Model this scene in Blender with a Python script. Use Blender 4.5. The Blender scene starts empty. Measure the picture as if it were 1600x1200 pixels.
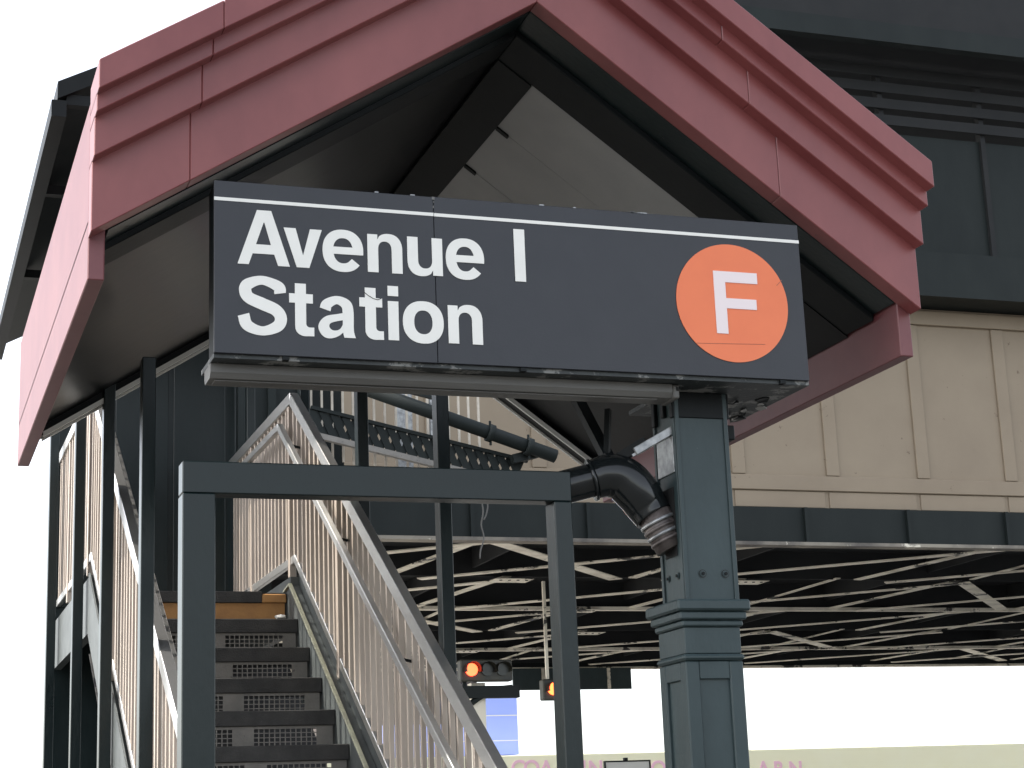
import bpy, bmesh, math, random
from mathutils import Vector, Matrix
random.seed(7)
sc = bpy.context.scene
col = sc.collection
R = math.radians

# ------------------------------------------------------------------ camera
def cam_axes(yaw, pitch, roll):
    f = Vector((math.sin(yaw)*math.cos(pitch), math.cos(yaw)*math.cos(pitch), math.sin(pitch)))
    r = Vector((math.cos(yaw), -math.sin(yaw), 0)); u = r.cross(f)
    c, s = math.cos(roll), math.sin(roll)
    return c*r+s*u, -s*r+c*u, f
CAM = Vector((-2.45, -6.3, 1.6)); FPX = 2861.08
cr, cu, cf = cam_axes(R(19.32674), R(13.91201), R(-2.26462))
cd = bpy.data.cameras.new('camera'); cam = bpy.data.objects.new('camera', cd); col.objects.link(cam)
cam.matrix_world = Matrix(((cr.x, cu.x, -cf.x, CAM.x), (cr.y, cu.y, -cf.y, CAM.y), (cr.z, cu.z, -cf.z, CAM.z), (0, 0, 0, 1)))
cd.sensor_fit = 'HORIZONTAL'; cd.sensor_width = 36.0; cd.lens = FPX/1600*36.0
cd.clip_start = .05; cd.clip_end = 4000
sc.camera = cam

# ------------------------------------------------------------------ world, sun, exposure
SUN_AZ, SUN_EL = R(-78), R(44)          # azimuth from +Y towards +X
w = bpy.data.worlds.new('World'); sc.world = w; w.use_nodes = True
nt = w.node_tree; nt.nodes.clear()
sky = nt.nodes.new('ShaderNodeTexSky'); sky.sky_type = 'NISHITA'; sky.sun_disc = False
sky.sun_elevation = SUN_EL; sky.sun_rotation = SUN_AZ
sky.air_density = 1.0; sky.dust_density = 2.0; sky.ozone_density = 1.0
bg = nt.nodes.new('ShaderNodeBackground'); bg.inputs[1].default_value = .15
wo = nt.nodes.new('ShaderNodeOutputWorld')
hs = nt.nodes.new('ShaderNodeHueSaturation'); hs.inputs['Saturation'].default_value = .35
nt.links.new(sky.outputs[0], hs.inputs['Color']); nt.links.new(hs.outputs[0], bg.inputs[0]); nt.links.new(bg.outputs[0], wo.inputs[0])
sl_ = bpy.data.lights.new('sun', 'SUN'); sl_.energy = 2.0; sl_.angle = R(.53); sl_.color = (1, .95, .86)
sun = bpy.data.objects.new('sun', sl_); col.objects.link(sun)
sd = Vector((math.sin(SUN_AZ)*math.cos(SUN_EL), math.cos(SUN_AZ)*math.cos(SUN_EL), math.sin(SUN_EL)))
sun.rotation_euler = sd.to_track_quat('Z', 'Y').to_euler(); sun.location = (-30, 20, 40)
sc.view_settings.view_transform = 'Standard'; sc.view_settings.look = 'None'
sc.view_settings.exposure = 1.6; sc.view_settings.gamma = 1.0

# ------------------------------------------------------------------ materials
def mat(name, c, rough=.5, metal=0.0, c2=None, scale=6.0, lo=.35, hi=.7, bump=0.0, bscale=60.0, stretch=(1, 1, 1), rvar=.0, spec=.5, c3=None, s3=30., t3=.66):
    m = bpy.data.materials.new(name); m.use_nodes = True; t = m.node_tree; N = t.nodes; L = t.links
    b = N['Principled BSDF']; b.inputs['Roughness'].default_value = rough; b.inputs['Metallic'].default_value = metal
    b.inputs['Specular IOR Level'].default_value = spec
    b.inputs['Base Color'].default_value = (*c, 1)
    g = N.new('ShaderNodeNewGeometry'); mp = N.new('ShaderNodeVectorMath'); mp.operation = 'MULTIPLY'
    mp.inputs[1].default_value = stretch; L.new(g.outputs['Position'], mp.inputs[0])
    cur = None
    if c2 is not None:
        n = N.new('ShaderNodeTexNoise'); n.inputs['Scale'].default_value = scale; n.inputs['Detail'].default_value = 6; n.inputs['Roughness'].default_value = .62
        L.new(mp.outputs[0], n.inputs['Vector'])
        r = N.new('ShaderNodeValToRGB'); r.color_ramp.elements[0].position = lo; r.color_ramp.elements[1].position = hi
        r.color_ramp.elements[0].color = (*c, 1); r.color_ramp.elements[1].color = (*c2, 1)
        L.new(n.outputs[0], r.inputs[0]); cur = r.outputs[0]
        if rvar:
            mr = N.new('ShaderNodeMapRange'); mr.inputs[3].default_value = rough-rvar; mr.inputs[4].default_value = rough+rvar
            L.new(n.outputs[0], mr.inputs[0]); L.new(mr.outputs[0], b.inputs['Roughness'])
    if c3 is not None:
        n3 = N.new('ShaderNodeTexNoise'); n3.inputs['Scale'].default_value = s3; n3.inputs['Detail'].default_value = 8; n3.inputs['Roughness'].default_value = .7
        L.new(mp.outputs[0], n3.inputs['Vector'])
        r3 = N.new('ShaderNodeValToRGB'); r3.color_ramp.elements[0].position = t3; r3.color_ramp.elements[1].position = t3+.03
        L.new(n3.outputs[0], r3.inputs[0])
        mx = N.new('ShaderNodeMix'); mx.data_type = 'RGBA'; L.new(r3.outputs[0], mx.inputs[0])
        if cur: L.new(cur, mx.inputs[6])
        else: mx.inputs[6].default_value = (*c, 1)
        mx.inputs[7].default_value = (*c3, 1); cur = mx.outputs[2]
    if cur: L.new(cur, b.inputs['Base Color'])
    if bump:
        nb = N.new('ShaderNodeTexNoise'); nb.inputs['Scale'].default_value = bscale; nb.inputs['Detail'].default_value = 4
        L.new(mp.outputs[0], nb.inputs['Vector'])
        bp = N.new('ShaderNodeBump'); bp.inputs['Strength'].default_value = bump; bp.inputs['Distance'].default_value = .01
        L.new(nb.outputs[0], bp.inputs['Height']); L.new(bp.outputs[0], b.inputs['Normal'])
    return m
def emis(name, c, s):
    m = bpy.data.materials.new(name); m.use_nodes = True; b = m.node_tree.nodes['Principled BSDF']
    b.inputs['Base Color'].default_value = (*c, 1); b.inputs['Emission Color'].default_value = (*c, 1); b.inputs['Emission Strength'].default_value = s
    return m
M = dict(
 red=mat('red_paint', (.185, .049, .050), .36, 0, (.26, .078, .075), 1.7, .35, .7, .10, 9, (1, 1, .55), .08, c3=(.15, .05, .05), s3=9, t3=.70),
 redroof=mat('red_roof', (.15, .045, .05), .45, 0, (.19, .065, .065), 3),
 black=mat('sign_black', (.017, .019, .025), .42, 0, (.022, .024, .030), 5, .3, .7, .04, 120, c3=(.075, .08, .09), s3=55, t3=.735),
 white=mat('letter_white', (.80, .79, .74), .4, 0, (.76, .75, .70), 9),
 pink=mat('letter_pale', (.80, .70, .70), .4),
 orange=mat('bullet_orange', (.80, .19, .07), .4, 0, (.76, .175, .065), 6),
 scratch=mat('scratch', (.3, .1, .06), .6),
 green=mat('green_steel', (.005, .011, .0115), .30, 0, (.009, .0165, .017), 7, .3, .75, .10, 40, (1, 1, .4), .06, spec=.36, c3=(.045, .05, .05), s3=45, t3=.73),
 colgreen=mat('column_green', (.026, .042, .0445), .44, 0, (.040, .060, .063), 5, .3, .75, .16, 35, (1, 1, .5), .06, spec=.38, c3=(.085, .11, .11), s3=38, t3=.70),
 dark=mat('dark_frame', (.004, .0055, .0062), .5, 0, (.007, .009, .0095), 6, .3, .7, .06, 30, spec=.2),
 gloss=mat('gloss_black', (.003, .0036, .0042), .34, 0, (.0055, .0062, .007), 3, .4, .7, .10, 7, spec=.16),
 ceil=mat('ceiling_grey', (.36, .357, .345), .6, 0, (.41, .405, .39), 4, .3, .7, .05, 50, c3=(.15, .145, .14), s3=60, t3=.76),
 soffit=mat('soffit_peeling', (.022, .027, .028), .5, 0, (.035, .04, .04), 12, .4, .6, .2, 60, c3=(.20, .20, .19), s3=7, t3=.55),
 fixture=mat('fixture_grey', (.13, .127, .118), .5, 0, (.085, .082, .077), 5, .4, .7, .1, 80, (.3, 3, 3)),
 steel=mat('stainless', (.76, .75, .73), .34, .9, (.66, .65, .63), 14, .35, .7, .03, 200, (1, .3, 1), .06),
 bal=mat('baluster_metal', (.57, .49, .415), .42, .45, (.43, .36, .30), 9, .3, .7, .0, 50, (1, 1, .25), .08),
 tread=mat('tread_dark', (.030, .030, .030), .7, 0, (.065, .063, .06), 8, .35, .75, .3, 120, c3=(.20, .19, .18), s3=50, t3=.70),
 riser=mat('riser_grey', (.27, .255, .23), .6, 0, (.17, .16, .148), 9, .3, .75, .15, 90, c3=(.12, .115, .11), s3=25, t3=.62),
 amber=mat('amber_paint', (.52, .27, .095), .6, 0, (.38, .19, .075), 9, .45, .8, .1, 60, c3=(.08, .06, .04), s3=30, t3=.70),
 edge=mat('pale_edge', (.50, .50, .36), .5, 0, (.34, .33, .25), 14),
 stringer=mat('stringer_dark', (.055, .062, .062), .5, 0, (.09, .10, .098), 7, .35, .7, .1, 60, c3=(.18, .18, .17), s3=35, t3=.70),
 pipe=mat('pipe_black', (.006, .008, .0085), .14, 0, (.011, .013, .014), 5, .4, .7, .12, 9, rvar=.05),
 rust=mat('rust_coupling', (.055, .045, .042), .42, .3, (.17, .145, .135), 14, .35, .7, .15, 60),
 galv=mat('galvanised', (.42, .43, .43), .40, .7, (.22, .225, .23), 26, .35, .65, .1, 60),
 hole=mat('hole_black', (.006, .006, .006), .8),
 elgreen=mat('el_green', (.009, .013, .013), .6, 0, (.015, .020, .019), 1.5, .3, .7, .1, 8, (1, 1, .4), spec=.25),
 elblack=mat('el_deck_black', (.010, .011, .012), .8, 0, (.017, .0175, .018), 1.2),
 brace=mat('dusty_brace', (.88, .82, .69), .7, 0, (.50, .45, .36), 1.6, .42, .72, .1, 20, c3=(.06, .055, .05), s3=1.1, t3=.575),
 cream=mat('cream_siding', (.26, .205, .145), .65, 0, (.30, .24, .17), .9, .3, .7, .05, 14, c3=(.17, .12, .08), s3=5, t3=.66),
 picket=mat('pale_picket', (.70, .64, .54), .5, 0, (.5, .44, .36), 8),
 blue=mat('blue_cladding', (.33, .43, .92), .5, 0, (.37, .46, .93), .8),
 yellow=mat('yellow_awning', (.95, .94, .70), .6, 0, (.94, .92, .66), 1.2),
 magenta=mat('magenta_letters', (.92, .58, .71), .6),
 stucco=mat('white_stucco', (.82, .81, .78), .7, 0, (.78, .77, .74), .7, .3, .7, .1, 8),
 glass=mat('shop_glass', (.05, .06, .07), .08, 0),
 asphalt=mat('asphalt', (.09, .09, .09), .9, 0, (.12, .12, .118), 1.2, .3, .7, .3, 60),
 conc=mat('concrete', (.075, .073, .068), .85, 0, (.06, .058, .054), 1.3, .3, .7, .2, 40),
 conc2=mat('concrete_road', (.34, .33, .31), .85, 0, (.28, .27, .255), 1.3, .3, .7, .2, 40),
 kerb=mat('kerb', (.30, .30, .29), .8, 0, (.24, .24, .23), 3),
 sigbox=mat('signal_dark', (.03, .033, .03), .5, 0, (.06, .055, .035), 5),
 flange=mat('dirty_flange', (.30, .27, .22), .7, 0, (.10, .09, .08), .9, .4, .65, .1, 20, c3=(.75, .70, .58), s3=1.3, t3=.60),
 brown=mat('brown_brick', (.05, .042, .037), .8, 0, (.075, .06, .05), 2),
 lampred=emis('signal_red', (1.0, .06, .02), 3.0), lamporange=emis('signal_orange', (1.0, .11, .025), 2.5),
 lensoff=mat('lens_off', (.03, .035, .03), .3),
 wire=mat('old_wire', (.16, .155, .145), .6),
)

# ------------------------------------------------------------------ helpers
def tag(o, label=None, cat=None, group=None, kind=None):
    if label: o['label'] = label
    if cat: o['category'] = cat
    if group: o['group'] = group
    if kind: o['kind'] = kind
    return o
def thing(name, loc, label, cat, group=None):
    o = bpy.data.objects.new(name, None); col.objects.link(o); o.location = loc; o.empty_display_size = .1
    return tag(o, label, cat, group)
def origin(p):
    v = Vector((0, 0, 0))
    while p: v = v+p.location; p = p.parent
    return v
def link(name, me, parent=None, m=None, loc=None):
    o = bpy.data.objects.new(name, me); col.objects.link(o)
    if parent: o.parent = parent
    if loc is not None: o.location = Vector(loc)-origin(parent)
    elif parent: o.location = -origin(parent)
    if m is not None and len(me.materials) == 0: me.materials.append(M[m])
    return o
def bm_mesh(bm, smooth=False, m=None):
    me = bpy.data.meshes.new('mesh'); bm.normal_update(); bm.to_mesh(me); bm.free()
    if smooth:
        for p in me.polygons: p.use_smooth = True
    if m: me.materials.append(M[m])
    return me
def add_hex(bm, v8):
    vs = [bm.verts.new(v) for v in v8]
    for f in ((0, 3, 2, 1), (4, 5, 6, 7), (0, 1, 5, 4), (1, 2, 6, 5), (2, 3, 7, 6), (3, 0, 4, 7)):
        bm.faces.new([vs[i] for i in f])
def add_box(bm, x0, x1, y0, y1, z0, z1):
    add_hex(bm, [(x0, y0, z0), (x1, y0, z0), (x1, y1, z0), (x0, y1, z0), (x0, y0, z1), (x1, y0, z1), (x1, y1, z1), (x0, y1, z1)])
def bevel(bm, b, seg=1):
    if b: bmesh.ops.bevel(bm, geom=bm.edges[:], offset=b, segments=seg, affect='EDGES', profile=.5)
def box(name, x0, x1, y0, y1, z0, z1, m, parent=None, b=0.0):
    bm = bmesh.new(); add_box(bm, x0, x1, y0, y1, z0, z1); bevel(bm, b)
    return link(name, bm_mesh(bm), parent, m)
def hexa(name, v8, m, parent=None, b=0.0):
    bm = bmesh.new(); add_hex(bm, v8); bevel(bm, b)
    bmesh.ops.recalc_face_normals(bm, faces=bm.faces[:])
    return link(name, bm_mesh(bm), parent, m)
def add_bar(bm, p, q, wd, ht, up=(0, 0, 1)):
    p = Vector(p); q = Vector(q); d = (q-p).normalized(); s = d.cross(Vector(up))
    if s.length < 1e-5: s = d.cross(Vector((1, 0, 0)))
    s.normalize(); u = s.cross(d); s = s*wd/2; u = u*ht/2
    add_hex(bm, [p-s-u, p+s-u, q+s-u, q-s-u, p-s+u, p+s+u, q+s+u, q-s+u])
def bar(name, p, q, wd, ht, m, parent=None, up=(0, 0, 1), b=0.0):
    bm = bmesh.new(); add_bar(bm, p, q, wd, ht, up); bevel(bm, b)
    bmesh.ops.recalc_face_normals(bm, faces=bm.faces[:])
    return link(name, bm_mesh(bm), parent, m)
def tube_mesh(pts, rad, seg=20, m=None, caps=True):
    pts = [Vector(p) for p in pts]; rads = rad if isinstance(rad, (list, tuple)) else [rad]*len(pts)
    bm = bmesh.new(); rings = []; n0 = None
    for i, p in enumerate(pts):
        d = (pts[min(i+1, len(pts)-1)]-pts[max(i-1, 0)]).normalized()
        if n0 is None:
            n0 = d.orthogonal().normalized()
        n0 = (n0-d*n0.dot(d)).normalized(); b = d.cross(n0)
        rings.append([bm.verts.new(p+(n0*math.cos(a)+b*math.sin(a))*rads[i]) for a in [2*math.pi*k/seg for k in range(seg)]])
    for a, b in zip(rings, rings[1:]):
        for k in range(seg): bm.faces.new((a[k], a[(k+1) % seg], b[(k+1) % seg], b[k]))
    if caps:
        bm.faces.new(rings[0][::-1]); bm.faces.new(rings[-1])
    bmesh.ops.recalc_face_normals(bm, faces=bm.faces[:])
    me = bm_mesh(bm, True)
    for p in me.polygons:
        if len(p.vertices) > 4: p.use_smooth = False
    return me
def tube(name, pts, rad, m, parent=None, seg=20): return link(name, tube_mesh(pts, rad, seg), parent, m)
def smooth_path(pts, n=8):
    P = [Vector(p) for p in pts]; P = [2*P[0]-P[1]]+P+[2*P[-1]-P[-2]]; out = []
    for i in range(1, len(P)-2):
        for k in range(n):
            t = k/n; a, b, c, d = P[i-1:i+3]
            out.append(.5*((2*b)+(c-a)*t+(2*a-5*b+4*c-d)*t*t+(3*b-a-3*c+d)*t**3))
    out.append(P[-2]); return out
def struct(o): o['kind'] = 'structure'; return o
def at(px, py, axis, v):
    d = cr*((px-800)/FPX)+cu*(-(py-600)/FPX)+cf
    t = (v-CAM[axis])/d[axis]; return CAM+d*t

# ------------------------------------------------------------------ ground
struct(box('ground', -400, 500, -300, 900, -.6, -.16, 'asphalt'))
struct(box('pavement', -9, 6.5, -14, 17, -.5, 0, 'conc'))
struct(box('kerb', 6.5, 6.68, -14, 17, -.5, .004, 'kerb'))
struct(box('roadway', -60, 120, 18.5, 43.4, -.4, -.155, 'conc2'))
struct(box('pavement', -10, 60, 43.5, 52, -.5, 0, 'conc'))

# ------------------------------------------------------------------ canopy
AX, AZ, SR, SL = -.071, 4.835, .727, .631
XR, XL, YB = 1.56, -1.80, 3.45
def zl(x): return AZ-SR*(x-AX) if x > AX else AZ-SL*(AX-x)
def slope_prism(name, side, y0, y1, o0, o1, m, parent, xa=None, xb=None, b=0.0):
    xa = AX if xa is None else xa; xb = (XR if side > 0 else XL) if xb is None else xb
    za, zb = zl(xa+1e-6*side), zl(xb)
    if side > 0: v = [(xa, y0, za+o0), (xb, y0, zb+o0), (xb, y1, zb+o0), (xa, y1, za+o0), (xa, y0, za+o1), (xb, y0, zb+o1), (xb, y1, zb+o1), (xa, y1, za+o1)]
    else: v = [(xb, y0, zb+o0), (xa, y0, za+o0), (xa, y1, za+o0), (xb, y1, zb+o0), (xb, y0, zb+o1), (xa, y0, za+o1), (xa, y1, za+o1), (xb, y1, zb+o1)]
    return hexa(name, v, m, parent, b)
can = thing('entrance_canopy', (AX, 0, 3.4), 'red stepped gable canopy roof with dark soffit over the station stair entrance', 'canopy')
for s in (1, -1):
    xe = XR-.07 if s > 0 else XL+.07
    for y, o0, o1 in ((0.0, 0, .272), (-.065, .26, .418), (-.125, .405, .480), (-.185, .468, .58)):
        xj = (.95+2.2*y) if s > 0 else -1.45-.5*y; g = .0006
        slope_prism('fascia_board', s, y, .088, o0, o1, 'red', can, xb=xj-g*s, b=.003)
        slope_prism('fascia_board', s, y-.0006, .088, o0, o1, 'red', can, xa=xj+g*s, b=.003)
    slope_prism('roof', s, .09, YB, .06, .52, 'redroof', can)
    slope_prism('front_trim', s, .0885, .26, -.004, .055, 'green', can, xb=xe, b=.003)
    slope_prism('front_rafter', s, .262, .50, -.030, .055, 'dark', can, xb=xe, b=.004)
    rr = slope_prism('rear_rafter', s, YB-.10, YB, -.075, .055, 'gloss', can, xb=xe, b=.003)
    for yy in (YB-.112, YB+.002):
        e = slope_prism('edge_strip', s, yy, yy+.016, -.088, -.060, 'white', rr, xb=xe-.05*s)  # white colour stands in for sun catching the rafter edges
# ceiling: dark ridge trim, grey boards in the upper right slope, dark glossy sheet lower down and on the left
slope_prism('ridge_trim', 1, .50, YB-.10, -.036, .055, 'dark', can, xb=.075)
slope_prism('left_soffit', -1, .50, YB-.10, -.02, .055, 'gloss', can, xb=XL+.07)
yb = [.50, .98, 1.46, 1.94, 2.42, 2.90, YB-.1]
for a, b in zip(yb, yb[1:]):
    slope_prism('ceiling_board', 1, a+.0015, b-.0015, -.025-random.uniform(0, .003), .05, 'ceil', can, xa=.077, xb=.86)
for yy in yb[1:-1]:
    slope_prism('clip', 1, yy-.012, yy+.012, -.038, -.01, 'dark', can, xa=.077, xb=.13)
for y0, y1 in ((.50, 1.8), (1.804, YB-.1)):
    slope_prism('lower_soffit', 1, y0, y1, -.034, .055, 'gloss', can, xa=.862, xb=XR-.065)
for x, s in ((XR-.06, 1), (XL, -1)):
    zt = zl(x+.03)
    box('eave_board', x, x+.06, .0895, YB, zt-.20 if s > 0 else zt-.17, zt+.055, 'redroof', can, .004)

# ------------------------------------------------------------------ lettering
def mesh_from_outlines(loops, depth=.002):
    cu_ = bpy.data.curves.new('glyph', 'CURVE'); cu_.dimensions = '2D'; cu_.fill_mode = 'BOTH'; cu_.extrude = depth/2
    for lp in loops:
        s = cu_.splines.new('POLY'); s.points.add(len(lp)-1); s.use_cyclic_u = True
        for p, (x, y) in zip(s.points, lp): p.co = (x, y, 0, 1)
    o = bpy.data.objects.new('tmp', cu_); col.objects.link(o)
    dg = bpy.context.evaluated_depsgraph_get(); me = bpy.data.meshes.new_from_object(o.evaluated_get(dg))
    bpy.data.objects.remove(o); bpy.data.curves.remove(cu_)
    me.transform(Matrix.Rotation(R(90), 4, 'X')); me.materials.clear()
    return me
def sup(cx, cy, rx, ry, a0, a1, n=26, e=2.25):
    out = []
    for k in range(n+1):
        a = R(a0+(a1-a0)*k/n); c, s = math.cos(a), math.sin(a)
        out.append((cx+rx*math.copysign(abs(c)**(2/e), c), cy+ry*math.copysign(abs(s)**(2/e), s)))
    return out
XH, CH, ST = .150, .210, .041
def g_o(wd):
    return [[sup(wd/2, XH/2, wd/2, XH/2+.007, 0, 360, 56)[:-1], sup(wd/2, XH/2, wd/2-.0435, XH/2-.029, 0, 360, 48)[:-1]]]
def g_n(wd):
    s = ST
    p = [(0, 0), (0, XH-.002), (s*.94, XH-.002), (s*.94, XH-.022)]
    p += sup(wd*.60, XH*.62, wd*.40, XH*.40, 128, 0, 20)
    p += [(wd, 0), (wd-s, 0)]
    p += sup(s+(wd-2*s)/2, XH*.60, (wd-2*s)/2, XH*.215, 0, 180, 20)
    p += [(s, 0)]
    return [[p]]
def g_u(wd): return [[[(wd-x, XH-y-.001) for x, y in g_n(wd)[0][0]]]]
def g_e(wd):
    cx, cy, rx, ry = wd/2, XH/2, wd/2, XH/2+.007
    out = [(wd, .059)]+[q for q in sup(cx, cy, rx, ry, 0, 360, 90) if not (q[0] > cx and q[1] < .050) ][:-1]
    top = sup(cx, cy, rx, ry, -6, 322, 90)
    irx, iry = rx-.041, ry-.033
    inn = sup(cx, cy, irx, iry, 312, 197, 40)
    lp = [(wd-.0005, .0615)]+[q for q in top if q[1] > .0615 or q[0] < cx or q[1] < .043]
    lp += [(wd*.715, .045)]+[q for q in inn if q[1] < .0585]+[(.0415, .0615)]
    hole = [q for q in sup(cx, cy, irx+.001, iry, 0, 180, 40) if q[1] > .0905]
    hole = [(cx+irx+.0005, .0895)]+hole+[(cx-irx-.0005, .0895)]
    return [[lp, hole]]
def g_A(wd):
    a, h = wd/2, CH
    tl, tr = .072, .125
    lp = [(0, 0), (tl, h), (tr, h), (wd, 0), (wd-.0435, 0), (wd-.058, .0425), (.0555, .0425), (.041, 0)]
    return [[lp, [(.068, .078), (.0965, .163), (.0995, .163), (wd-.0695, .078)]]]
def g_v(wd): return [[[(0, XH), (.0445, XH), (.0715, .046), (.0985, XH), (wd, XH), (.0945, 0), (.0475, 0)]]]
def g_t(wd):
    l, s = .0215, ST
    p = [(0, .158), (l, .158), (l, .197), (l+s, .197), (l+s, .158), (wd-.004, .158), (wd-.004, .123), (l+s, .123), (l+s, .046)]
    p += sup(l+s+.016, .046, .016, .0145, 180, 270, 8)
    p += [(wd, .032), (wd, -.001)]
    p += sup(l+.040, .036, .040, .038, 280, 180, 12)
    p += [(l, .123), (0, .123)]
    return [[p]]
def g_i(wd): return [[[(0, 0), (wd, 0), (wd, XH), (0, XH)]], [[(0, .170), (wd, .170), (wd, .209), (0, .209)]]]
def g_I(wd): return [[[(0, 0), (wd, 0), (wd, CH), (0, CH)]]]
def stroke(pts, ws, n=10):
    C_ = [Vector((x, y, 0)) for x, y in pts]; path = smooth_path(C_, n)
    W = [Vector((v, 0, 0)) for v in ws]; wp = [v.x for v in smooth_path(W, n)]
    L_, R_ = [], []
    for i, p in enumerate(path):
        d = (path[min(i+1, len(path)-1)]-path[max(i-1, 0)]).normalized(); nn = Vector((-d.y, d.x, 0))
        L_.append((p+nn*wp[i]/2).to_2d()[:]); R_.append((p-nn*wp[i]/2).to_2d()[:])
    return [L_+R_[::-1]]
def g_S(wd):
    return [stroke([(wd-.024, .1545), (wd-.031, .180), (wd*.50, .2005), (.038, .183), (.028, .158), (.042, .132), (wd*.5, .1115), (wd-.040, .090), (wd-.022, .060), (wd-.036, .029), (wd*.5, .0095), (.036, .028), (.021, .068)],
                   [.043, .042, .0335, .042, .045, .044, .046, .045, .0445, .042, .034, .042, .043])]
def g_a(wd):
    top = stroke([(.0265, .104), (.0345, .125), (.070, .142), (.104, .128), (.1125, .100), (.1125, .040), (.1145, .016), (.1215, -.006), (.131, -.022)], [.042, .039, .031, .040, .041, .041, .041, .040, .040])
    top = [[(x, max(y, 0.0)) for x, y in top[0]]]
    bowl_o = [(.096, .094), (.070, .088), (.034, .080), (.012, .064), (.0005, .040), (.008, .013), (.026, -.003), (.048, -.005), (.074, .004), (.096, .022)]
    bowl = [v.to_2d()[:] for v in smooth_path([Vector((x, y, 0)) for x, y in bowl_o], 6)]
    hole_o = [(.092, .066), (.066, .060), (.046, .052), (.041, .040), (.048, .029), (.062, .025), (.080, .031), (.092, .050)]
    hole = [v.to_2d()[:] for v in smooth_path([Vector((x, y, 0)) for x, y in hole_o+hole_o[:1]], 6)][:-1]
    return [top, [bowl, hole]]
def g_F(wd): 
    h = .258; s = .050
    return [[[(0, 0), (s, 0), (s, .105), (wd-.010, .105), (wd-.010, .147), (s, .147), (s, h-.045), (wd, h-.045), (wd, h), (0, h)]]]
# ------------------------------------------------------------------ the sign
sign = thing('station_sign', (-.17, 0, 3.31), 'long black station name sign with white lettering and orange route disc under the gable', 'sign')
SX0, SX1, SEAM = -1.362, 1.017, -.528
box('sign_panel', SX0, SEAM-.0012, 0, .014, 3.3215, 3.974, 'black', sign, .0015)
box('sign_panel', SEAM+.0012, SX1, .0015, .014, 3.3225, 3.9755, 'black', sign, .0015)
box('sign_box', SX0+.004, SX1-.004, .0155, .13, 3.327, 3.968, 'dark', sign, .002)
for a, b, y in ((SX0, SEAM-.0012, -.0018), (SEAM+.0012, SX1, -.0004)):
    box('stripe', a, b, y, y+.001, 3.8965, 3.9095, 'white', sign)
def letter(loops_list, x, z, y, m, parent, rot=0.0, name='letter'):
    bmj = bmesh.new()
    for i, lp in enumerate(loops_list):
        me = mesh_from_outlines(lp); me.transform(Matrix.Translation((0, -.0005*i, 0))); bmj.from_mesh(me); bpy.data.meshes.remove(me)
    me = bm_mesh(bmj)
    if rot: me.transform(Matrix.Rotation(rot, 4, 'Y'))
    return link(name, me, parent, m, (x, y, z))
B1, B2 = 3.659, 3.400
for f, x, wd, z in ((g_A, -1.277, .193, B1), (g_v, -1.106, .143, B1), (g_e, -.961, .1545, B1), (g_n, -.790, .134, B1), (g_u, -.636, .137, B1), (g_e, -.4855, .152, B1), (g_I, -.2105, .0435, B1),
                    (g_S, -1.277, .180, B2), (g_t, -1.088, .092, B2), (g_a, -.981, .147, B2), (g_t, -.825, .091, B2), (g_i, -.7165, .0405, B2), (g_o, -.660, .158, B2), (g_n, -.484, .135, B2)):
    letter(f(wd), x, z, -.0016 if x < -.6 else -.0005, 'white', sign)
disc = letter([[sup(0, 0, .2435, .2435, 0, 360, 96, 2.0)[:-1]]], .7, 3.626, -.0006, 'orange', sign, name='route_disc')
letter(g_F(.192), .622, 3.497, -.0030, 'pink', disc)
for (x0, z0, x1, z1) in ((.53, 3.452, .83, 3.462), (.90, 3.71, .925, 3.735)):
    bar('scratch', (x0, -.0022, z0), (x1, -.0022, z1), .0016, .0006, 'scratch', disc, up=(0, 1, 0))
crack = [(-.806, 3.578), (-.790, 3.566), (-.772, 3.556), (-.755, 3.552), (-.742, 3.558)]
for a, b in zip(crack, crack[1:]):
    bar('scratch', (a[0], -.0035, a[1]), (b[0], -.0035, b[1]), .0022, .0008, 'hole', sign, up=(0, 1, 0))
for k in range(10):      # chips of bare metal along the top edge and the seam
    x = random.choice([.28, .31, .34, -.1, -.3, -.45, .05, -.62, -.75, .33])+random.uniform(-.01, .01)
    box('paint_chip', x, x+random.uniform(.008, .03), -.0008, .004, 3.9735, 3.9772+random.uniform(0, .0012), 'galv', sign)
for dz, hh, a, b in ((0, .012, .006, .005), (.018, .006, .001, .003), (.036, .010, .003, .001), (.062, .005, .001, .002)):
    box('paint_chip', SEAM-a, SEAM+b, -.0012, .003, 3.9745-dz-hh, 3.9745-dz, 'fixture', sign)
for x in (-1.1, -.19, .90):
    box('clip', x-.012, x+.012, .002, .03, 3.306, 3.3205, 'dark', sign, .001)
sof = box('sign_soffit', SX0+.002, SX1+.004, .016, .285, 3.306, 3.3255, 'soffit', sign, .001)
box('sign_soffit', .50, SX1+.004, .286, .64, 3.3065, 3.3255, 'soffit', sign, .001)
for k in range(16):      # flaking paint at the right end of the soffit
    x = random.uniform(.78, 1.0); y = random.uniform(.25, .60); r0 = random.uniform(.01, .03)
    bm = bmesh.new(); n = 7
    vs = [bm.verts.new((x+r0*random.uniform(.5, 1.3)*math.cos(2*math.pi*i/n), y+2*r0*random.uniform(.5, 1.3)*math.sin(2*math.pi*i/n), 3.304-random.uniform(0, .012))) for i in range(n)]
    f = bm.faces.new(vs); ex = bmesh.ops.extrude_face_region(bm, geom=[f])
    for v in ex['geom']:
        if isinstance(v, bmesh.types.BMVert): v.co.z += .002
    bmesh.ops.recalc_face_normals(bm, faces=bm.faces[:])
    link('paint_flake', bm_mesh(bm), sof, 'ceil' if k % 3 else 'dark')

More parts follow.
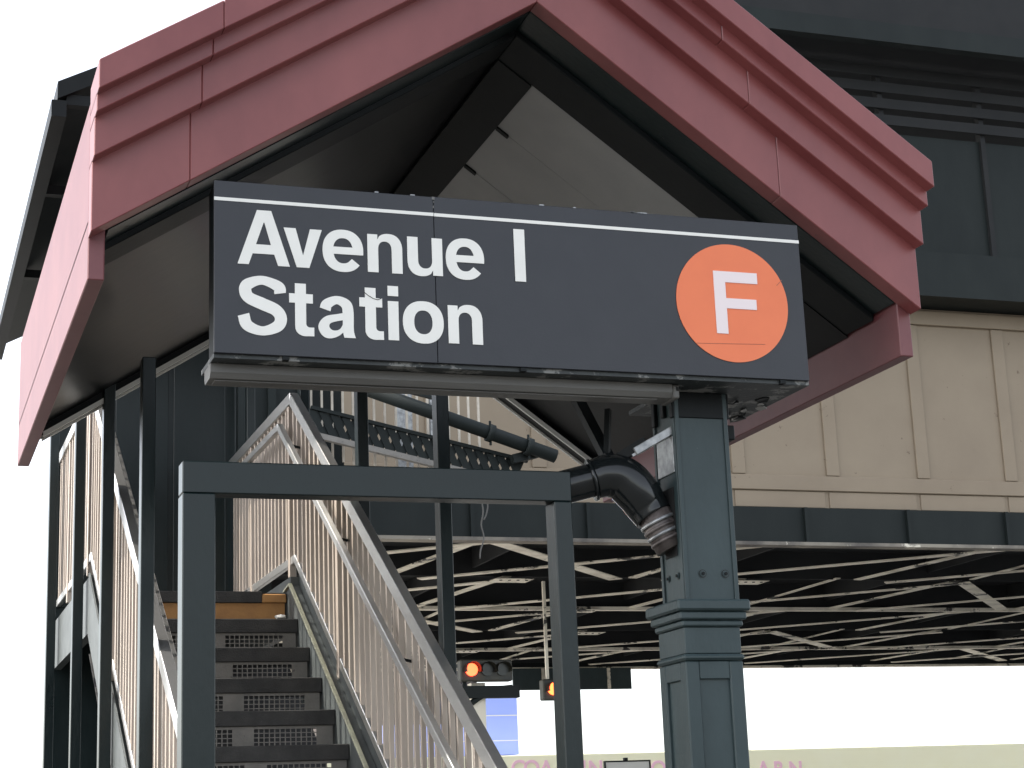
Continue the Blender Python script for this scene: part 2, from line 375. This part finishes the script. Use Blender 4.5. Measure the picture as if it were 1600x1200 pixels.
fx = thing('strip_light', (-.43, .15, 3.25), 'long grey unlit strip light housing mounted beneath the black sign', 'light')
bm = bmesh.new()
prof = [(.085, 3.304), (.085, 3.272), (.10, 3.252), (.20, 3.249), (.215, 3.270), (.215, 3.304)]
fa = bm.faces.new([bm.verts.new((-1.36, y, z)) for y, z in prof]); ex = bmesh.ops.extrude_face_region(bm, geom=[fa])
for v in ex['geom']:
    if isinstance(v, bmesh.types.BMVert): v.co.x = .455
bmesh.ops.recalc_face_normals(bm, faces=bm.faces[:]); link('housing', bm_mesh(bm), fx, 'fixture')
bm = bmesh.new(); add_box(bm, .456, .486, .082, .218, 3.247, 3.3045); bevel(bm, .010, 3); link('end_cap', bm_mesh(bm), fx, 'fixture')
box('diffuser', -1.34, .40, .112, .19, 3.2455, 3.2508, 'fixture', fx, .001)
box('screw_slot', .470, .480, .079, .083, 3.278, 3.292, 'hole', fx)

# ------------------------------------------------------------------ column on pedestal
cl = thing('pedestal_column', (.62, .31, 0), 'square green steel column on a panelled moulded pedestal at the right end of the sign', 'column')
sh = box('shaft', .516, .734, .206, .42, 2.47, 3.3055, 'colgreen', cl, .003)
for x in (.510, .722): box('edge_strip', x, x+.018, .198, .2045, 2.472, 3.3045, 'colgreen', sh, .002)
for y in (.207, .40): box('edge_strip', .5075, .5145, y, y+.02, 2.472, 3.3045, 'colgreen', sh, .002)
def bolt(p, axis, parent, r=.017):
    d = Vector(axis)
    for q, a, b, mm in ((r, 0, .0025, 'green'), (r*.72, .0022, .006, 'colgreen'), (r*.4, .0055, .011, 'dark')):
        tube('bolt', [Vector(p)+d*a, Vector(p)+d*b], q, mm, parent, 18)
for x in (.590, .688): bolt((x, .2058, 2.575), (0, -1, 0), sh)
for y in (.27, .36): bolt((.5158, y, 2.575), (-1, 0, 0), sh, .015)
box('cutout', .5120, .5158, .262, .375, 2.655, 2.93, 'hole', sh)
box('cover_plate', .5095, .5150, .235, .395, 2.985, 3.13, 'galv', sh, .001)
for x0, x1, y0, y1, z0, z1, b in ((.452, .764, .150, .476, 2.425, 2.4695, .008), (.466, .750, .164, .462, 2.392, 2.4235, .006), (.478, .738, .176, .450, 2.366, 2.3905, .006),
                                  (.490, .728, .188, .440, 2.262, 2.3645, .003), (.478, .738, .177, .451, 2.236, 2.2605, .009)):
    box('moulding', x0, x1, y0, y1, z0, z1, 'colgreen', cl, b)
ped = box('pedestal', .500, .716, .200, .428, .0, 2.2345, 'colgreen', cl, .002)
for x0, x1, y0, y1 in ((.486, .545, .186, .246), (.672, .731, .186, .246), (.486, .545, .382, .442), (.672, .731, .382, .442)):
    box('corner_stile', x0, x1, y0, y1, .30, 2.234, 'colgreen', ped, .005)
for z0, z1 in ((2.165, 2.2335), (.3005, .40), (1.20, 1.27)):
    box('panel_rail', .5455, .6715, .1875, .199, z0, z1, 'colgreen', ped, .003)
    box('panel_rail', .4875, .499, .2465, .3815, z0, z1, 'colgreen', ped, .003)
box('plinth', .46, .757, .16, .468, .0005, .2995, 'colgreen', ped, .01)
for k in range(5):
    x = .60+.075*k
    box('capital_block', .50+.0, .75, .20+.09*k, .23+.09*k, 3.20+.02*(k % 2), 3.3052, 'dark', cl, .003) if k < 3 else None
box('bracket_arm', .735, .80, .26, .36, 3.13, 3.19, 'dark', cl, .004)

# ------------------------------------------------------------------ drain pipe and bracket strut
dp = thing('drain_pipe', (.3, .36, 2.7), 'fat glossy black drain pipe bending at an elbow into the column side', 'pipe')
def P(px, py, Y=.36): return at(px, py, 1, Y)
p0, p1, p4 = P(880, 762, .42), P(926, 750, .39), P(1026, 812, .34)
pa = smooth_path([p0, p0.lerp(p1, .6), p1], 5)
tube('pipe', pa, .068, 'pipe', dp, 28)
tube('hub', [p1+(p1-p0).normalized()*-.008, p1+(p1-p0).normalized()*.004], .086, 'pipe', dp, 28)
el = smooth_path([p1, P(948, 744, .38), P(972, 748, .37), P(994, 768), P(1010, 790), P(1022, 808, .345)], 8)
tube('elbow', el, [.078+.014*math.sin(math.pi*i/(len(el)-1)) for i in range(len(el))], 'pipe', dp, 32)
p5 = P(1050, 858, .32)
d = (p5-p4)
tube('coupling', [p4-d*.3, p5], [.072, .064], 'rust', dp, 28)
for k in range(4):
    a = p4+d*(.05+.2*k); tube('band', [a, a+d*.10], .0755-.0018*k, 'galv' if k % 2 == 0 else 'rust', dp, 28)
st = thing('bracket_strut', (.45, .3, 3.0), 'short pale galvanised strut slanting from the pipe elbow up to the column', 'strut')
bar('strut', P(992, 706, .30), P(1066, 663, .25), .022, .034, 'galv', st, b=.003)
bar('rod', P(988, 712, .31), P(1050, 675, .27), .010, .010, 'galv', st)
hg = thing('pipe_hanger', (.3, .38, 3.1), 'dark rod hanger above the drain pipe elbow under the roof', 'hanger')
bar('rod', P(948, 716, .37), P(950, 640, .40), .022, .022, 'dark', hg)
bar('hanger_arm', P(950, 716, .37), P(900, 620, .6), .05, .03, 'dark', hg)
bar('hanger_arm', P(968, 716, .37), P(1010, 690, .30), .03, .04, 'dark', hg)
tube('clamp', [P(944, 716, .36), P(956, 716, .36)], .022, 'dark', hg, 12)

# ------------------------------------------------------------------ gate frame and canopy posts
gate = thing('gate_frame', (-.65, .31, 0), 'dark green square tube gateway with crossbar at the foot of the stairs', 'gate frame')
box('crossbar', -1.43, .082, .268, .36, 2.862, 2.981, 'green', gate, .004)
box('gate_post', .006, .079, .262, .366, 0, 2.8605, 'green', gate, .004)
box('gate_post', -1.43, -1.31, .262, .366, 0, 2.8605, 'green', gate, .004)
pl = ['second', 'third', 'fourth', 'fifth']
for side, x in (('right', .0105), ('left', -1.372)):
    for k, (y, zt) in enumerate(((1.83, 4.44 if x > -1 else 3.78), (3.34, 5.6), (4.80, 5.6), (6.57, 5.6))):
        t = thing('canopy_post', (x, y, 0), f'slim dark green post {["nearest to", "second behind", "third behind", "farthest behind"][k]} the gate along the {side} stair railing', 'post', 'slim posts along the stairs')
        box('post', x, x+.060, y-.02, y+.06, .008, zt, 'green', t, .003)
        box('base_plate', x-.03, x+.09, y-.05, y+.09, 0, .0075, 'green', t)
up = thing('upper_canopy', (-.2, 6, 5.6), 'dark underside of the higher canopy over the stair landing', 'canopy')
for s in (1, -1):
    xa, xb = -.35, (1.6 if s > 0 else -1.65); zt = 6.3
    v = [(xa, 3.3, zt), (xb, 3.3, 5.62), (xb, 8.6, 5.62), (xa, 8.6, zt)]
    v8 = v+[(a, b, c+.10) for a, b, c in v]
    hexa('roof', v8, 'dark', up)
    box('eave_beam', xb-.05 if s > 0 else xb-.03, xb+.03 if s > 0 else xb+.05, 3.31, 8.59, 5.52, 5.615, 'dark', up)
for y in (3.34, 4.8, 6.57): box('tie_beam', -1.6, 1.5, y-.01, y+.05, 5.601, 5.66, 'dark', up)

# ------------------------------------------------------------------ stairs
NY, NZ, RUN, RISE = 4.70, 3.110, .302, .200
stair = thing('staircase', (-.65, .3, 0), 'dark steel staircase with perforated grey risers and amber top riser climbing away', 'staircase')
SXL, SXR = -1.235, -.102
def perforated(name, x0, x1, y, z0, z1, patches, parent):
    bm = bmesh.new(); t = .004
    xs = [x0]
    for (a, b) in patches:
        n = 12; p = (b-a)/n
        for i in range(n): xs += [a+i*p+.003, a+(i+1)*p-.003]
    xs.append(x1); zs = [z0]; nz = 4; zz0, zz1 = z0+.008, z1-.012; p = (zz1-zz0)/nz
    for i in range(nz): zs += [zz0+i*p+.0025, zz0+(i+1)*p-.0025]
    zs.append(z1)
    V = {}
    def v(i, j):
        if (i, j) not in V: V[i, j] = bm.verts.new((xs[i], y, zs[j]))
        return V[i, j]
    for i in range(len(xs)-1):
        for j in range(len(zs)-1):
            if i % 2 == 1 and j % 2 == 1 and i < len(xs)-2: continue
            bm.faces.new((v(i, j), v(i+1, j), v(i+1, j+1), v(i, j+1)))
    ex = bmesh.ops.extrude_face_region(bm, geom=bm.faces[:])
    for q in ex['geom']:
        if isinstance(q, bmesh.types.BMVert): q.co.y += t
    bmesh.ops.recalc_face_normals(bm, faces=bm.faces[:])
    return link(name, bm_mesh(bm), parent, 'riser')
def flight(y0, z0, n, top):
    for k in range(n):
        y, z = y0-RUN*k, z0-RISE*k
        if k or not top:
            tr = box('tread', SXL, SXR, y-.004, y+RUN+.012, z-.082, z, 'tread', stair, .004)
        dx = random.uniform(-.012, .012)
        if z-.2 < .05: continue
        if k == 0 and top: box('top_riser', SXL, SXR-.012, y+.012, y+.018, z-.170, z-.067, 'amber', stair)
        else: perforated('riser', SXL, SXR-.012, y+.012, z-.1985, z-.0825, [(-.99+dx, -.645+dx), (-.535+dx, -.19+dx)], stair)
flight(NY, NZ, 16, True)
bar('added_backing', (-.64, NY+.40, NZ-.33), (-.64, NY-RUN*3.3, NZ-.33-RISE*4.62), 1.20, .006, 'tread', stair)  # added dark sheet, keeps bright background out of the upper riser holes
box('landing', SXL, SXR, NY+.02, 6.93, NZ-.064, NZ-.004, 'tread', stair)
box('nosing', SXL, SXR-.155, NY-.006, NY+.05, NZ-.066, NZ+.003, 'tread', stair, .004)
box('nosing', SXR-.154, SXR-.004, NY-.006, NY+.05, NZ-.066, NZ-.012, 'amber', stair, .006)
for s, x0, x1, xe in ((1, -.100, -.048, -.108), (-1, -1.29, -1.237, -1.2365)):
    y0, y1 = .35, 4.60
    za, zb = NZ+.095-.663*(4.70-y0), NZ+.095-.663*(4.70-y1)
    v = [(x0, y0, za-.36), (x1, y0, za-.36), (x1, y1, zb-.36), (x0, y1, zb-.36), (x0, y0, za), (x1, y0, za), (x1, y1, zb), (x0, y1, zb)]
    st_ = hexa('stringer', v, 'stringer', stair, .002)
    bar('stringer_edge', (xe+.004, y0, za+.006), (xe+.004, y1, zb+.006), .022, .012, 'edge', st_, b=.001)
    bar('stringer_edge', (xe+.004, y1+.003, zb+.004), (xe+.004, y1+.16, zb-.02), .022, .012, 'edge', st_)
    box('landing_fascia', x0, x1, 4.602, 6.93, NZ-.25, NZ+.08, 'stringer', stair)
    xo = x1+.002 if s > 0 else x0-.012
    v = [(xo, y0, za-.30), (xo+.010, y0, za-.30), (xo+.010, y1, zb-.30), (xo, y1, zb-.30)]
    zt0, zt1 = 3.30-.662*(4.746-y0), 3.30-.662*(4.746-y1)
    v += [(xo, y0, zt0), (xo+.010, y0, zt0), (xo+.010, y1, zt1), (xo, y1, zt1)]
    hexa('curb_plate', v, 'stringer', stair)
lw = thing('landing_wall', (-.66, 7, 0), 'dark green panelled wall closing the far end of the stair landing', 'wall')
box('wall', -1.34, .0, 6.95, 7.03, 0, 5.55, 'green', lw, .004)
for x in (-1.3, -.88, -.46): box('panel', x, x+.38, 6.935, 6.9485, 3.3, 5.4, 'green', lw, .003)
# litter on a tread
lt = thing('litter', (-.20, 4.40, 2.912), 'crumpled pale paper scrap at the right end of a stair tread', 'litter')
bm = bmesh.new(); bmesh.ops.create_icosphere(bm, subdivisions=2, radius=.026)
for v in bm.verts: v.co *= random.uniform(.6, 1.15); v.co.z *= .55; v.co.x *= 1.5; v.co += Vector((-.20, 4.425, 2.925))
link('scrap', bm_mesh(bm), lt, 'white')

# ------------------------------------------------------------------ railings
def railing(x, inner, label):
    t = thing('stair_railing', (x, .4, 0), label, 'railing')
    yb0, yp, ye = .40, 4.79, 6.93
    zt = lambda y: 4.35-.648*(yp-y) if y < yp else (4.352 if y < ye else 4.352+.655*(y-ye))
    zb = lambda y: 3.325-.662*(4.746-y) if y < 4.746 else (3.325 if y < ye else 3.325+.655*(y-ye))
    def run(name, f, ys, wd, ht, m, xx, off=0.0):
        for a, b in zip(ys, ys[1:]):
            e = .0
            bar(name, (xx, a, f(a+1e-6)+off), (xx, b, f(b-1e-6)+off), wd, ht, m, t, b=.003)
    run('top_rail', zt, [yb0, yp, ye], .052, .075, 'steel', x)
    run('toe_rail', zb, [yb0, 4.746, ye], .030, .050, 'steel', x)
    hx = x+inner*.085
    zh = lambda y: zt(y)-.185
    run('handrail', zh, [yb0+.1, yp+.02, ye], .034, .046, 'steel', hx)
    for y in (1.0, 2.2, 3.4, 4.6, 5.8):
        bar('handrail_bracket', (hx, y, zh(y)-.03), (x, y, zh(y)-.05), .02, .012, 'dark', t)
    hgt = (zt(3)-.03)-(zb(3)+.01)
    # balusters share one mesh
    bm = bmesh.new(); add_box(bm, -.013, .013, -.011, .011, 0, 1); bevel(bm, .002); me = bm_mesh(bm, m='bal')
    bm = bmesh.new(); add_box(bm, -.022, .022, -.022, .022, 0, 1); bevel(bm, .003); mp = bm_mesh(bm, m='bal')
    y = yb0+.05; i = 0
    while y < 6.9:
        if i % 11 == 6:
            o = link('railing_post', mp, t, None, (x, y, zb(y)-.10)); o.scale.z = zt(y)-.035-zb(y)+.10
        else:
            o = link('baluster', me, t, None, (x+random.uniform(-.0015, .0015), y, zb(y)+.01)); o.scale.z = zt(y)-.03-zb(y)-.01
        y += .1135; i += 1
    return t
railing(-.030, -1, 'stainless railing with tan balusters and double handrail on the right of the stairs')
railing(-1.262, 1, 'stainless railing with tan balusters on the left of the stairs')

# ------------------------------------------------------------------ elevated railway behind
elv = thing('elevated_railway', (14, 30, 0), 'dark elevated railway deck with pale lattice bracing seen from below beyond the stairs', 'elevated railway')
EX0, EX1, EY0, EY1, EZ = 1.6, 44, 20, 40, 6.0
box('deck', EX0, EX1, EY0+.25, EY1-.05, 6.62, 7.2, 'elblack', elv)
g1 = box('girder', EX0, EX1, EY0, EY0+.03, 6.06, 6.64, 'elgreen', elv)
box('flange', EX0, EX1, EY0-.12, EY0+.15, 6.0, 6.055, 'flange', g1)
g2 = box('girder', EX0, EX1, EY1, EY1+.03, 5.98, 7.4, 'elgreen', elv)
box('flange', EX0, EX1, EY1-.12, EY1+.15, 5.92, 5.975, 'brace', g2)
x = EX0+.6
while x < EX1:
    box('stiffener', x, x+.06, EY0-.07, EY0-.002, 6.06, 6.635, 'elgreen', g1); x += 1.9
NYS = [20.2, 24.2, 28.4, 32.4, 36.2, 39.8]
BW = 4.6
nx = [EX0+.2+BW*i for i in range(9)]
for j, y in enumerate(NYS):
    if j in (2, 4): bar('cross_beam', (EX0, y, 6.06), (EX1, y, 6.06), .16, .07, 'brace', elv)
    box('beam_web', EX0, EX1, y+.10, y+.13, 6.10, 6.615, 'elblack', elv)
    for x in nx:
        x += (j % 2)*1.7
        if j and x < EX1-1 and (int(x*3)+j) % 2:
            gs = box('gusset', x-.34+random.uniform(-.05, .05), x+.34, y-.24, y+.26, 6.012, 6.020, 'brace', elv)
            for k in range(4): tube('rivet', [(x-.24+.16*k, y-.1, 6.0115), (x-.24+.16*k, y-.1, 6.000)], .028, 'elblack', gs, 8)
for j in range(len(NYS)-1):
    ya, yb_ = NYS[j], NYS[j+1]
    for i, x in enumerate(nx[:-1]):
        sx = (j % 2)*1.7
        bar('brace', (x+sx+BW, ya, 6.03), (x+sx, yb_, 6.03), .20, .02, 'brace', elv)
        bar('stringer', (x+sx+BW*.98, ya, 6.085), (x+sx+BW*.98-.5, yb_, 6.085), .17, .02, 'brace', elv)
        if (i+2*j) % 4 == 1: bar('brace', (x+sx, ya, 6.052), (x+sx+BW*.8, yb_, 6.052), .26, .015, 'brace', elv)
        if (i+j) % 3 == 0: bar('stringer', (x+sx+1.9, ya, 6.11), (x+sx+1.9, yb_, 6.11), .10, .02, 'brace', elv)
        box('track_stringer', x+1.0, x+1.05, ya, yb_, 6.25, 6.61, 'elblack', elv)
for x, y, lb in ((3.2, 22.5, 'nearer dark steel column under the railway deck, seen through the balusters'), (3.2, 38.0, 'farther dark steel column under the railway deck, left of the stairs')):
    c = thing('railway_column', (x, y, 0), lb, 'column', 'columns under the elevated railway')
    box('shaft', x-.22, x+.22, y-.2, y+.2, .6, 5.99, 'elgreen', c, .02)
    box('base', x-.35, x+.35, y-.33, y+.33, 0, .6, 'elgreen', c, .03)
# station house on the deck
sh_ = thing('station_house', (20, 22, 6.64), 'cream panelled station wall standing on the elevated deck', 'building')
WX0 = 3.6
box('wall', WX0, EX1, EY0+.12, EY0+.30, 6.645, 10.2, 'cream', sh_)
box('trim_rail', WX0, EX1, EY0+.07, EY0+.118, 6.94, 7.19, 'cream', sh_, .01)
box('trim_rail', WX0, EX1, EY0+.05, EY0+.118, 9.9, 10.15, 'cream', sh_, .01)
x = WX0+.05
while x < EX1-.5:
    box('batten', x, x+.24, EY0+.08, EY0+.118, 7.2, 9.89, 'cream', sh_, .008)
    box('base_panel', x+.02, x+1.66, EY0+.095, EY0+.118, 6.66, 6.925, 'cream', sh_, .006)
    x += 1.72
plat = thing('platform_shelter', (20, 21, 10.2), 'dark platform shelter high above the station house at the upper right', 'shelter')
box('platform_edge', WX0, EX1, EY0-.6, EY0+4, 10.21, 11.0, 'elgreen', plat)
x = WX0
while x < EX1-1:
    box('windscreen_panel', x+.05, x+1.95, EY0-.35, EY0-.30, 11.02, 13.2, 'elgreen', plat)
    box('mullion', x-.05, x+.045, EY0-.42, EY0-.28, 11.01, 14.4, 'elblack', plat); x += 2
for k in range(4): box('louvre', WX0, EX1, EY0-.5, EY0-.43, 13.3+.3*k, 13.48+.3*k, 'elblack', plat)
box('roof', WX0-.5, EX1, EY0-1.2, EY0+4, 14.45, 16.6, 'elblack', plat)
box('roof_gutter', WX0-.5, EX1, EY0-1.4, EY0-1.21, 14.4, 14.75, 'elgreen', plat)

# passage and far stairway
ps = thing('enclosed_passage', (1, 15, 5), 'dark boxed passage behind the stair landing', 'passage')
box('wall', .45, 1.50, 11.2, 19.9, 5.15, 8.6, 'elgreen', ps)
for x in (.5, .8, 1.1, 1.4): box('rib', x, x+.08, 11.13, 11.198, 5.16, 8.59, 'elgreen', ps)
fs = thing('far_stairway', (2.6, 11, 5), 'far stairway with dark lattice stringer and pale pickets behind the posts', 'stairway')
fz = lambda x: 5.83-.212*(x-1.46)
LX1 = 3.75
v = lambda x, a: (x, 11.0, fz(x)+a)
bar('chord', v(1.5, -.012), v(LX1, -.012), .05, .035, 'elgreen', fs)
bar('chord', v(1.5, -.285), v(LX1, -.285), .07, .055, 'riser', fs)
x = 1.5; k = 0
while x < LX1-.1:
    bar('lattice_bar', v(x, -.03), v(x+.098, -.26), .012, .048, 'elgreen', fs, up=(0, 1, 0)) if 0 else None
    bm = bmesh.new(); p_, q_ = Vector(v(x, -.02)), Vector(v(x+.115, -.27)); add_bar(bm, p_, q_, .072, .008, (0, 1, 0)); link('lattice_bar', bm_mesh(bm), fs, 'elgreen')
    bm = bmesh.new(); p_, q_ = Vector(v(x+.115, -.02))+Vector((0, .012, 0)), Vector(v(x, -.27))+Vector((0, .012, 0)); add_bar(bm, p_, q_, .072, .008, (0, 1, 0)); link('lattice_bar', bm_mesh(bm), fs, 'elgreen')
    x += .115
x = 1.55
while x < 3.35:
    box('picket', x, x+.022, 11.25, 11.272, fz(x)-.42, fz(x)+.9, 'picket', fs); x += .112+random.uniform(-.006, .006)
box('back_panel', 1.52, 2.05, 11.9, 11.95, 5.3, 6.6, 'elgreen', fs)
box('back_panel', 2.62, 2.80, 11.9, 11.95, 5.2, 6.6, 'galv', fs)
box('back_panel', 3.0, 3.12, 11.9, 11.95, 5.2, 6.6, 'galv', fs)
bar('top_rail', v(1.5, .42), v(2.9, .42), .05, .06, 'elgreen', fs)
pp = thing('conduit_pipe', (3, 10.8, 5.6), 'grey-green conduit pipe with couplings sloping down behind the posts', 'pipe')
a, b = at(556, 602, 1, 10.8), at(868, 713, 1, 10.8)
tube('pipe', [a, b], .070, 'elgreen', pp, 20)
dd = (b-a).normalized()
for px, py in ((690, 650), (766, 677), (826, 698)):
    c = at(px, py, 1, 10.8); c = a+dd*((c-a).dot(dd)); tube('coupling', [c-dd*.03, c+dd*.03], .092, 'elgreen', pp, 20)
    for s in (-1, 1): bar('bolt', c+Vector((0, 0, .08*s)), c+Vector((0, 0, .125*s)), .02, .02, 'elgreen', pp)
c = at(800, 718, 1, 10.9); c2 = at(840, 708, 1, 10.9)
bar('bracket', c, c2, .1, .09, 'elgreen', pp)
wr = thing('hanging_wire', (2, 9, 4), 'ragged loose wire dangling below the crossbar in front of the girder', 'wire')
pts = [at(px, py, 1, 6.0) for px, py in ((752, 770), (753, 785), (755, 800), (752, 820), (756, 840), (751, 860), (750, 873))]
tube('strand', smooth_path(pts, 4), .0055, 'wire', wr, 8)
pts = [at(px, py, 1, 6.0) for px, py in ((757, 770), (762, 788), (760, 803), (756, 812))]
tube('strand', smooth_path(pts, 4), .0055, 'wire', wr, 8)

# ------------------------------------------------------------------ street beyond
def signal(px, py, Y, label, lens_m, n=3, first=0):
    c = at(px, py, 1, Y); t = thing('traffic_signal', (c.x, c.y, c.z-.2), label, 'traffic signal', 'traffic signals beyond the stairs')
    x0 = c.x-.22-.27*first
    box('housing', x0, x0+.27*n+.1, c.y+.05, c.y+.26, c.z-.19, c.z+.17, 'sigbox', t, .02)
    for k in range(n):
        xx = x0+.185+.27*k
        l = tube('lens', [(xx, c.y+.05, c.z), (xx, c.y+.02, c.z)], .105, lens_m if k == first else 'lensoff', t, 20)
        bm = bmesh.new()
        ring = [(xx+.125*math.cos(a), c.z+.125*math.sin(a)) for a in [R(-20+220*i/12) for i in range(13)]]
        vs = [[bm.verts.new((x_, yy, z_)) for x_, z_ in ring] for yy in (c.y+.049, c.y-.12)]
        for i in range(12): bm.faces.new((vs[0][i], vs[0][i+1], vs[1][i+1], vs[1][i]))
        ex = bmesh.ops.solidify(bm, geom=bm.faces[:], thickness=.008)
        link('visor', bm_mesh(bm), t, 'sigbox')
    return t, c, x0
t, c, x0 = signal(741, 1046, 23, 'horizontal traffic signal with its red lamp lit below the railway deck', 'lampred')
bar('mast_arm', (x0-1.0, c.y+.2, c.z-.36), (x0+1.05, c.y+.2, c.z-.36), .16, .2, 'elgreen', t)
bar('hanger', (x0+.1, c.y+.2, c.z-.27), (x0+.1, c.y+.2, c.z-.18), .06, .06, 'elgreen', t)
bar('brace_rod', at(762, 1086, 1, 23.2), at(806, 1078, 1, 23.2), .05, .05, 'elgreen', t)
arc = smooth_path([at(px, py, 1, 23.2) for px, py in ((735, 1100), (752, 1088), (775, 1078), (800, 1074))], 5)
tube('arch_brace', arc, .05, 'elgreen', t, 10)
q = at(748, 1090, 1, 23.25); box('mast', q.x-.12, q.x+.12, q.y, q.y+.22, 0, c.z-.2, 'brace', t)
t, c, x0 = signal(869, 1076, 24, 'small signal glowing orange half hidden by the slim gate post', 'lamporange', 1)
bar('hanger', (c.x-.1, c.y+.15, c.z+.18), (c.x-.1, c.y+.15, 6.0), .05, .05, 'brace', t)
t, c, x0 = signal(632, 1085, 34, 'tiny red signal lamp seen between the balusters', 'lampred', 1)
bar('hanger', (c.x, c.y+.15, c.z+.18), (c.x, c.y+.15, 5.95), .05, .05, 'elgreen', t)
fg = thing('hanging_girder_panel', (14, 39.6, 5.5), 'pale grey-green fascia panel hanging from the far edge of the railway deck', 'panel')
a, b = at(800, 1045, 1, 39.6), at(985, 1050, 1, 39.6)
box('panel', a.x, b.x, 39.55, 39.62, 5.35, 5.915, 'colgreen', fg, .01)
for x in (a.x+.8, b.x-.7): box('rib', x, x+.08, 39.5, 39.548, 5.36, 5.91, 'brace', fg)

shop = thing('corner_shop', (22, 46, 0), 'low shop with pale yellow fascia board and pink letters beyond the railway', 'shop')
SY = 45.0
zt = at(810, 1180, 1, SY).z
box('wall', 8, 48, SY+.6, SY+10, 0, zt-.02, 'stucco', shop)
box('sign_fascia', 8, 48, SY, SY+.55, 2.75, zt, 'yellow', shop, .02)
x = 8.4
while x < 47:
    box('window', x, x+2.6, SY+.55, SY+.596, .5, 2.6, 'glass', shop); x += 3.1
def txt(ch, px, py, size, parent):
    cu_ = bpy.data.curves.new('t', 'FONT'); cu_.body = ch; cu_.size = size; cu_.extrude = .01; cu_.align_x = 'CENTER'; cu_.offset = .012
    o = bpy.data.objects.new('tmp', cu_); col.objects.link(o); dg = bpy.context.evaluated_depsgraph_get()
    me = bpy.data.meshes.new_from_object(o.evaluated_get(dg)); bpy.data.objects.remove(o)
    me.transform(Matrix.Rotation(R(90), 4, 'X')); me.materials.clear()
    p = at(px, py, 1, SY); link('letter', me, parent, 'magenta', (p.x, SY-.012, p.z-size*.72))
for ch, px in (('C', 809), ('O', 830), ('A', 853), ('I', 912), ('N', 930), ('O', 1028), ('A', 1192), ('R', 1216), ('N', 1242)):
    txt(ch, px, 1187+(px-809)*.004, .62, shop)
bl = thing('blue_building', (13, 47, 0), 'pale blue clad building left of the gate post beyond the railway', 'building')
a, m_, b = at(600, 1130, 1, 47), at(750, 1130, 1, 47), at(812, 1168, 1, 47)
box('wall', m_.x, b.x, 47.1, 49, zt+.12, at(780, 1072, 1, 47).z, 'blue', bl)
box('wall', a.x, m_.x-.004, 47.1, 49, zt+.12, m_.z, 'blue', bl)
for z in (4.45, 5.2): box('seam', m_.x if z > m_.z else a.x, b.x-.02, 47.085, 47.099, z, z+.03, 'stucco', bl)
db = thing('far_dark_building', (11, 52, 0), 'dark brown building seen between the balusters behind the blue one', 'building')
a, b = at(540, 1130, 1, 50), at(747, 1130, 1, 50)
box('wall', a.x, b.x, 50, 58, 0, 11, 'brown', db)
x = a.x+.4
while x < b.x-1:
    wn = box('window', x, x+.7, 49.97, 49.998, 5.4, 6.6, 'glass', db); box('sill', x-.05, x+.75, 49.9, 49.998, 5.3, 5.39, 'conc', wn); x += 1.3
ff = thing('framed_board', (18, 30, 0), 'white signboard in a thin dark frame above the shop fascia', 'sign')
a, b = at(946, 1189, 1, 30), at(1014, 1189, 1, 30)
box('board', a.x, b.x, 30, 30.03, a.z-.9, a.z-.03, 'stucco', ff)
for q in ((a.x-.03, b.x+.03, a.z-.029, a.z), (a.x-.03, b.x+.03, a.z-.94, a.z-.901)): box('frame', q[0], q[1], 29.98, 30.05, q[2], q[3], 'dark', ff)
for x in (a.x-.03, b.x+.001): box('frame', x, x+.029, 29.98, 30.05, a.z-.9, a.z-.03, 'dark', ff)
box('pole', (a.x+b.x)/2-.04, (a.x+b.x)/2+.04, 30.06, 30.14, 0, a.z+.06, 'dark', ff)
